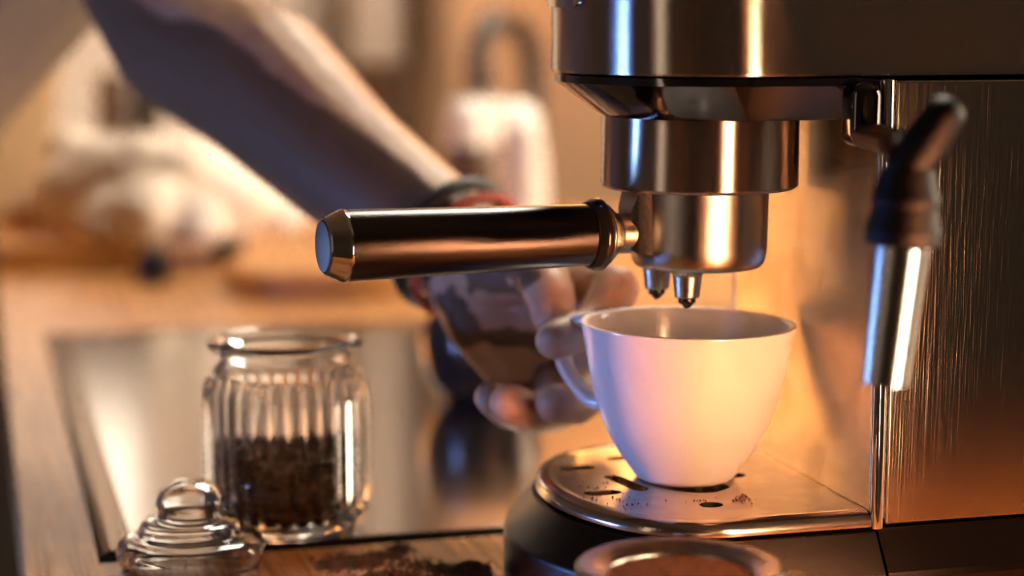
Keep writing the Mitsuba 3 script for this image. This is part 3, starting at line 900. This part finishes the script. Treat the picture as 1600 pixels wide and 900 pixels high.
# low wooden box at the left
c = on(-40, 425)
bx = thing('wooden_tray', 'low orange-brown wooden tray on the far left of the worktop under the cream cloth', 'tray')
oa, ob = (c - C0) @ DU, (c - C0) @ DV
cc = on(232, 425); ra = (cc - C0) @ DU; 
ra_, oa_ = min(ra, 0.300), min(oa, 0.312)
bA0, bA1, bB0, bB1 = ra - 0.002, 0.314, ob - 0.02, ob + 0.30
obj('bottom', mbox(bA0, bA1, bB0, bB1, 0.0, 0.008), 'm_wood_orange', bx, False)
for q in ((bA0, bA1, bB0 - 0.010, bB0), (bA0, bA1, bB1, bB1 + 0.010), (bA0 - 0.010, bA0, bB0 - 0.01, bB1 + 0.01), (bA1, bA1 + 0.003, bB0 - 0.01, bB1 + 0.01)):
    obj('side', mbox(*q, 0.0, 0.028), 'm_wood_orange', bx, False)

# crumpled cream cloth
bl = []
for px, top_y, d, r in ((108, 205, 2.12, 0.024), (128, 250, 2.08, 0.042), (160, 255, 2.05, 0.05), (205, 246, 2.03, 0.052), (250, 240, 2.02, 0.052), (295, 255, 2.0, 0.052), (335, 285, 1.98, 0.046), (375, 318, 1.96, 0.040), (410, 345, 1.94, 0.032), (445, 378, 1.93, 0.020),
                         (130, 330, 1.95, 0.045), (180, 310, 1.93, 0.055), (235, 310, 1.91, 0.058), (290, 318, 1.90, 0.055), (340, 345, 1.89, 0.042), (240, 360, 1.84, 0.04), (180, 365, 1.86, 0.035), (300, 368, 1.84, 0.032)):
    p = P(px, top_y, d); z0 = TZ + 0.010
    bl.append(spheres_hull([(np.array([p[0], p[1], max(p[2] - r, z0 + r)]), r), (np.array([p[0], p[1], z0 + r * 0.6]), r * 0.6 + 0.002)]))
cl = skin_mesh(bl, 0.009, 6)
cl.vertices += cl.vertex_normals * ((meshkit.fbm(cl.vertices * 26, 3, 4) - 0.5) * 0.024 + (np.abs(meshkit.noise(cl.vertices * 60, 9) - 0.5)) * 0.010)[:, None]
cl.vertices[:, 2] = np.maximum(cl.vertices[:, 2], TZ + 0.0285)
obj('cloth', cl, 'm_towel', None, 60, 'crumpled cream cloth heaped on the worktop at the back left', 'cloth')

# two mills behind the cloth
for px, wpx, topy, m_n, lb in ((224, 25, 92, 'm_black_mill', 'tall black pepper mill behind the crumpled cloth'), (172, 25, 106, 'm_brown', 'grey-brown mill beside the black one behind the crumpled cloth')):
    d = 2.26
    q = P(px, topy, d); hgt = q[2] - TZ; r = wpx * d / FPX
    ml = thing('pepper_mill', lb, 'mill', 'mills behind the cloth')
    b_ = lathe(rounded([(0, 0), (r, 0), (r, hgt * 0.25), (r * 0.85, hgt * 0.5), (r, hgt * 0.74), (r * 0.9, hgt * 0.78), (0, hgt * 0.78)], 0.003), 40)
    h_ = lathe(rounded([(0, hgt * 0.785), (r * 0.9, hgt * 0.785), (r, hgt * 0.86), (r * 0.8, hgt * 0.96), (0, hgt)], 0.004), 40)
    for nm, mm in (('body', b_), ('cap', h_)):
        mm.apply_translation([q[0], q[1], TZ]); obj(nm, mm, m_n, ml, 40)

# small black knobs in front of the cloth
for px, py, r, lb in ((240, 442, 0.0155, 'small black cap on the worktop in front of the cloth, the nearer of two'), (356, 406, 0.0145, 'small black cap on the worktop beside the cloth, the farther of two')):
    o = on(px, py)
    mm = lathe(rounded([(0, 0), (r, 0), (r, r * 1.6), (r * 0.8, r * 2.0), (0, r * 2.0)], 0.002), 32)
    mm.apply_translation(o); obj('black_cap', mm, 'm_black', None, 40, lb, 'cap', 'black caps on the worktop')

# leaning board at the far left
q = [P(-60, 395, 2.13), P(62, 395, 2.13), P(96, 130, 2.27), P(-20, 130, 2.27)]
nrm = np.cross(q[1] - q[0], q[3] - q[0]); nrm /= np.linalg.norm(nrm)
lb_ = hull([p + nrm * s for p in q for s in (-0.008, 0.008)])
lb_.apply_translation([0, 0, TZ + 0.009 - lb_.vertices[:, 2].min()])
obj('leaning_board', lb_, 'm_wood_pale', None, False, 'pale wooden board leaning at the far left edge behind the tray', 'board')

# crockery by the tap
d = 2.02
q = P(815, 186, d); hgt = q[2] - TZ
jg = lathe(np.vstack([[(0, 0)], spline([(0.017, 0.0), (0.0205, 0.01), (0.0205, hgt * 0.7), (0.0195, hgt * 0.88), (0.014, hgt * 0.985), (0, hgt)], 30)]), 64)
jg.apply_translation([q[0], q[1], TZ]); obj('white_bottle', jg, 'm_white', None, 40, 'tall white bottle with a rounded top standing in front of the tap', 'bottle')
d = 2.10
q = P(741, 226, d); hgt = q[2] - TZ
bt = lathe(np.vstack([[(0, 0)], spline([(0.036, 0), (0.042, 0.02), (0.043, hgt * 0.6), (0.038, hgt * 0.9), (0.030, hgt)], 24), [(0, hgt)]]), 64)
bt.apply_translation([q[0], q[1], TZ]); obj('brown_pot', bt, 'm_brown', None, 40, 'brown pot beside the white bottle with upturned white cups on top', 'pot')
for px, dd, lb in ((728, 2.08, 'left of two upturned white cups on top of the brown pot'), (762, 2.13, 'right of two upturned white cups on top of the brown pot')):
    qq = P(px, 226, dd); r = 0.0225 if px < 750 else 0.018
    cm = lathe(np.vstack([[(0, 0.003)], [(r * 0.86, 0.003), (r * 0.9, 0.0), (r, 0.0)], spline([(r, 0.004), (r * 0.98, 0.024), (r * 0.8, 0.042), (r * 0.5, 0.050), (0, 0.051)], 20)]), 48)
    cm.apply_translation([qq[0], qq[1], TZ + hgt]); obj('upturned_cup', cm, 'm_white', None, 40, lb, 'cup', 'upturned white cups by the tap')
# second stack behind the bottle
q = P(806, 224, 2.17); hgt = q[2] - TZ
st = lathe(np.vstack([[(0, 0)], spline([(0.030, 0), (0.036, 0.02), (0.034, hgt * 0.7), (0.030, hgt), (0.026, hgt + 0.03), (0.015, hgt + 0.046), (0, hgt + 0.05)], 30)]), 64)
st.apply_translation([q[0], q[1], TZ]); obj('white_jar', st, 'm_white', None, 40, 'white rounded jar behind the tall white bottle and beside the brown pot', 'jar')

# tap
tap = thing('tap', 'dark swan-neck kitchen tap at the back of the worktop', 'tap')
d = 2.27
base = P(832, 300, d)
pth = [np.array([base[0], base[1], TZ + 0.0]), np.array([base[0], base[1], TZ + 0.10])] + [P(x, y, dd) for x, y, dd in ((832, 190, 2.27), (833, 120, 2.27), (826, 70, 2.26), (806, 38, 2.24), (780, 30, 2.21), (757, 52, 2.19), (746, 95, 2.18), (748, 128, 2.18))]
obj('spout', tube(spline(pth, 60), 0.0135, 20), 'm_tap', tap, True)
obj('nozzle', tube([P(748, 120, 2.18), P(750, 152, 2.18)], 0.0135, 24), 'm_black', tap, 40, 'black nozzle')
obj('base', (lambda m: (m.apply_translation([base[0], base[1], TZ]), m)[1])(lathe(rounded([(0, 0), (0.024, 0), (0.024, 0.02), (0.014, 0.03), (0, 0.03)], 0.003), 40)), 'm_tap', tap, 40)

# ------------------------------------------------------------------ small lamp on the worktop, outside the picture on the right
lampo = np.array([0.190, 0.572, TZ])
lt = thing('small_lamp', 'small orange tube lamp standing on the worktop to the right of the machine', 'lamp')
lamp_b = lathe(rounded([(0, 0), (0.018, 0), (0.018, 0.006), (0.006, 0.010), (0.005, 0.030), (0, 0.030)], 0.001), 32)
lamp_b.apply_translation(lampo); obj('foot', lamp_b, 'm_black', lt, 40)
bulb = lathe(rounded([(0, 0.012), (0.0062, 0.012), (0.0062, 0.150), (0, 0.150)], 0.004), 32)
bulb.apply_translation(lampo + [0, 0, 0.018]); bk = obj('bulb', bulb, 'm_white', lt, True)
scene[bk]['emitter'] = {'type': 'area', 'radiance': rgb(*ORANGE)}

# blue tube lamp on a stand, left of the worktop, outside the picture
tb = np.array([-0.52, 0.74, 0.0])
tl = thing('tube_lamp', 'slim floor lamp with a glowing blue tube standing left of the worktop', 'lamp')
for nm, r, z0, z1 in (('foot', 0.11, 0.0, 0.02), ('pole', 0.010, 0.02, TZ)):
    mm = lathe(rounded([(0, z0), (r, z0), (r, z1), (0, z1)], 0.002), 32); mm.apply_translation(tb); obj(nm, mm, 'm_black', tl, 30)
mm = lathe(rounded([(0, TZ), (0.016, TZ), (0.016, TZ + 0.10), (0, TZ + 0.10)], 0.004), 32); mm.apply_translation(tb)
k_ = obj('tube', mm, 'm_white', tl, 30)
scene[k_]['emitter'] = {'type': 'area', 'radiance': rgb(*BLUE)}

# added orange globe in front of the tall cabinet, tints the tray
pc = np.array([0.24, 2.62, TZ + 0.62])
pl = thing('added_globe', 'added orange globe in front of the tall tan cabinet, lights the drip tray', 'lamp')
mm = trimesh.creation.icosphere(3, 0.22); mm.apply_translation(pc)
k_ = obj('globe', mm, 'm_white', pl, True)
scene[k_]['emitter'] = {'type': 'area', 'radiance': rgb(*TRAY_GLOW)}
mm = lathe(rounded([(0, 0.22), (0.03, 0.215), (0.03, 0.25), (0.004, 0.26), (0.004, HC - 0.62), (0, HC - 0.62)], 0.002), 24); mm.apply_translation(pc)
obj('cord', mm, 'm_black', pl, 30)
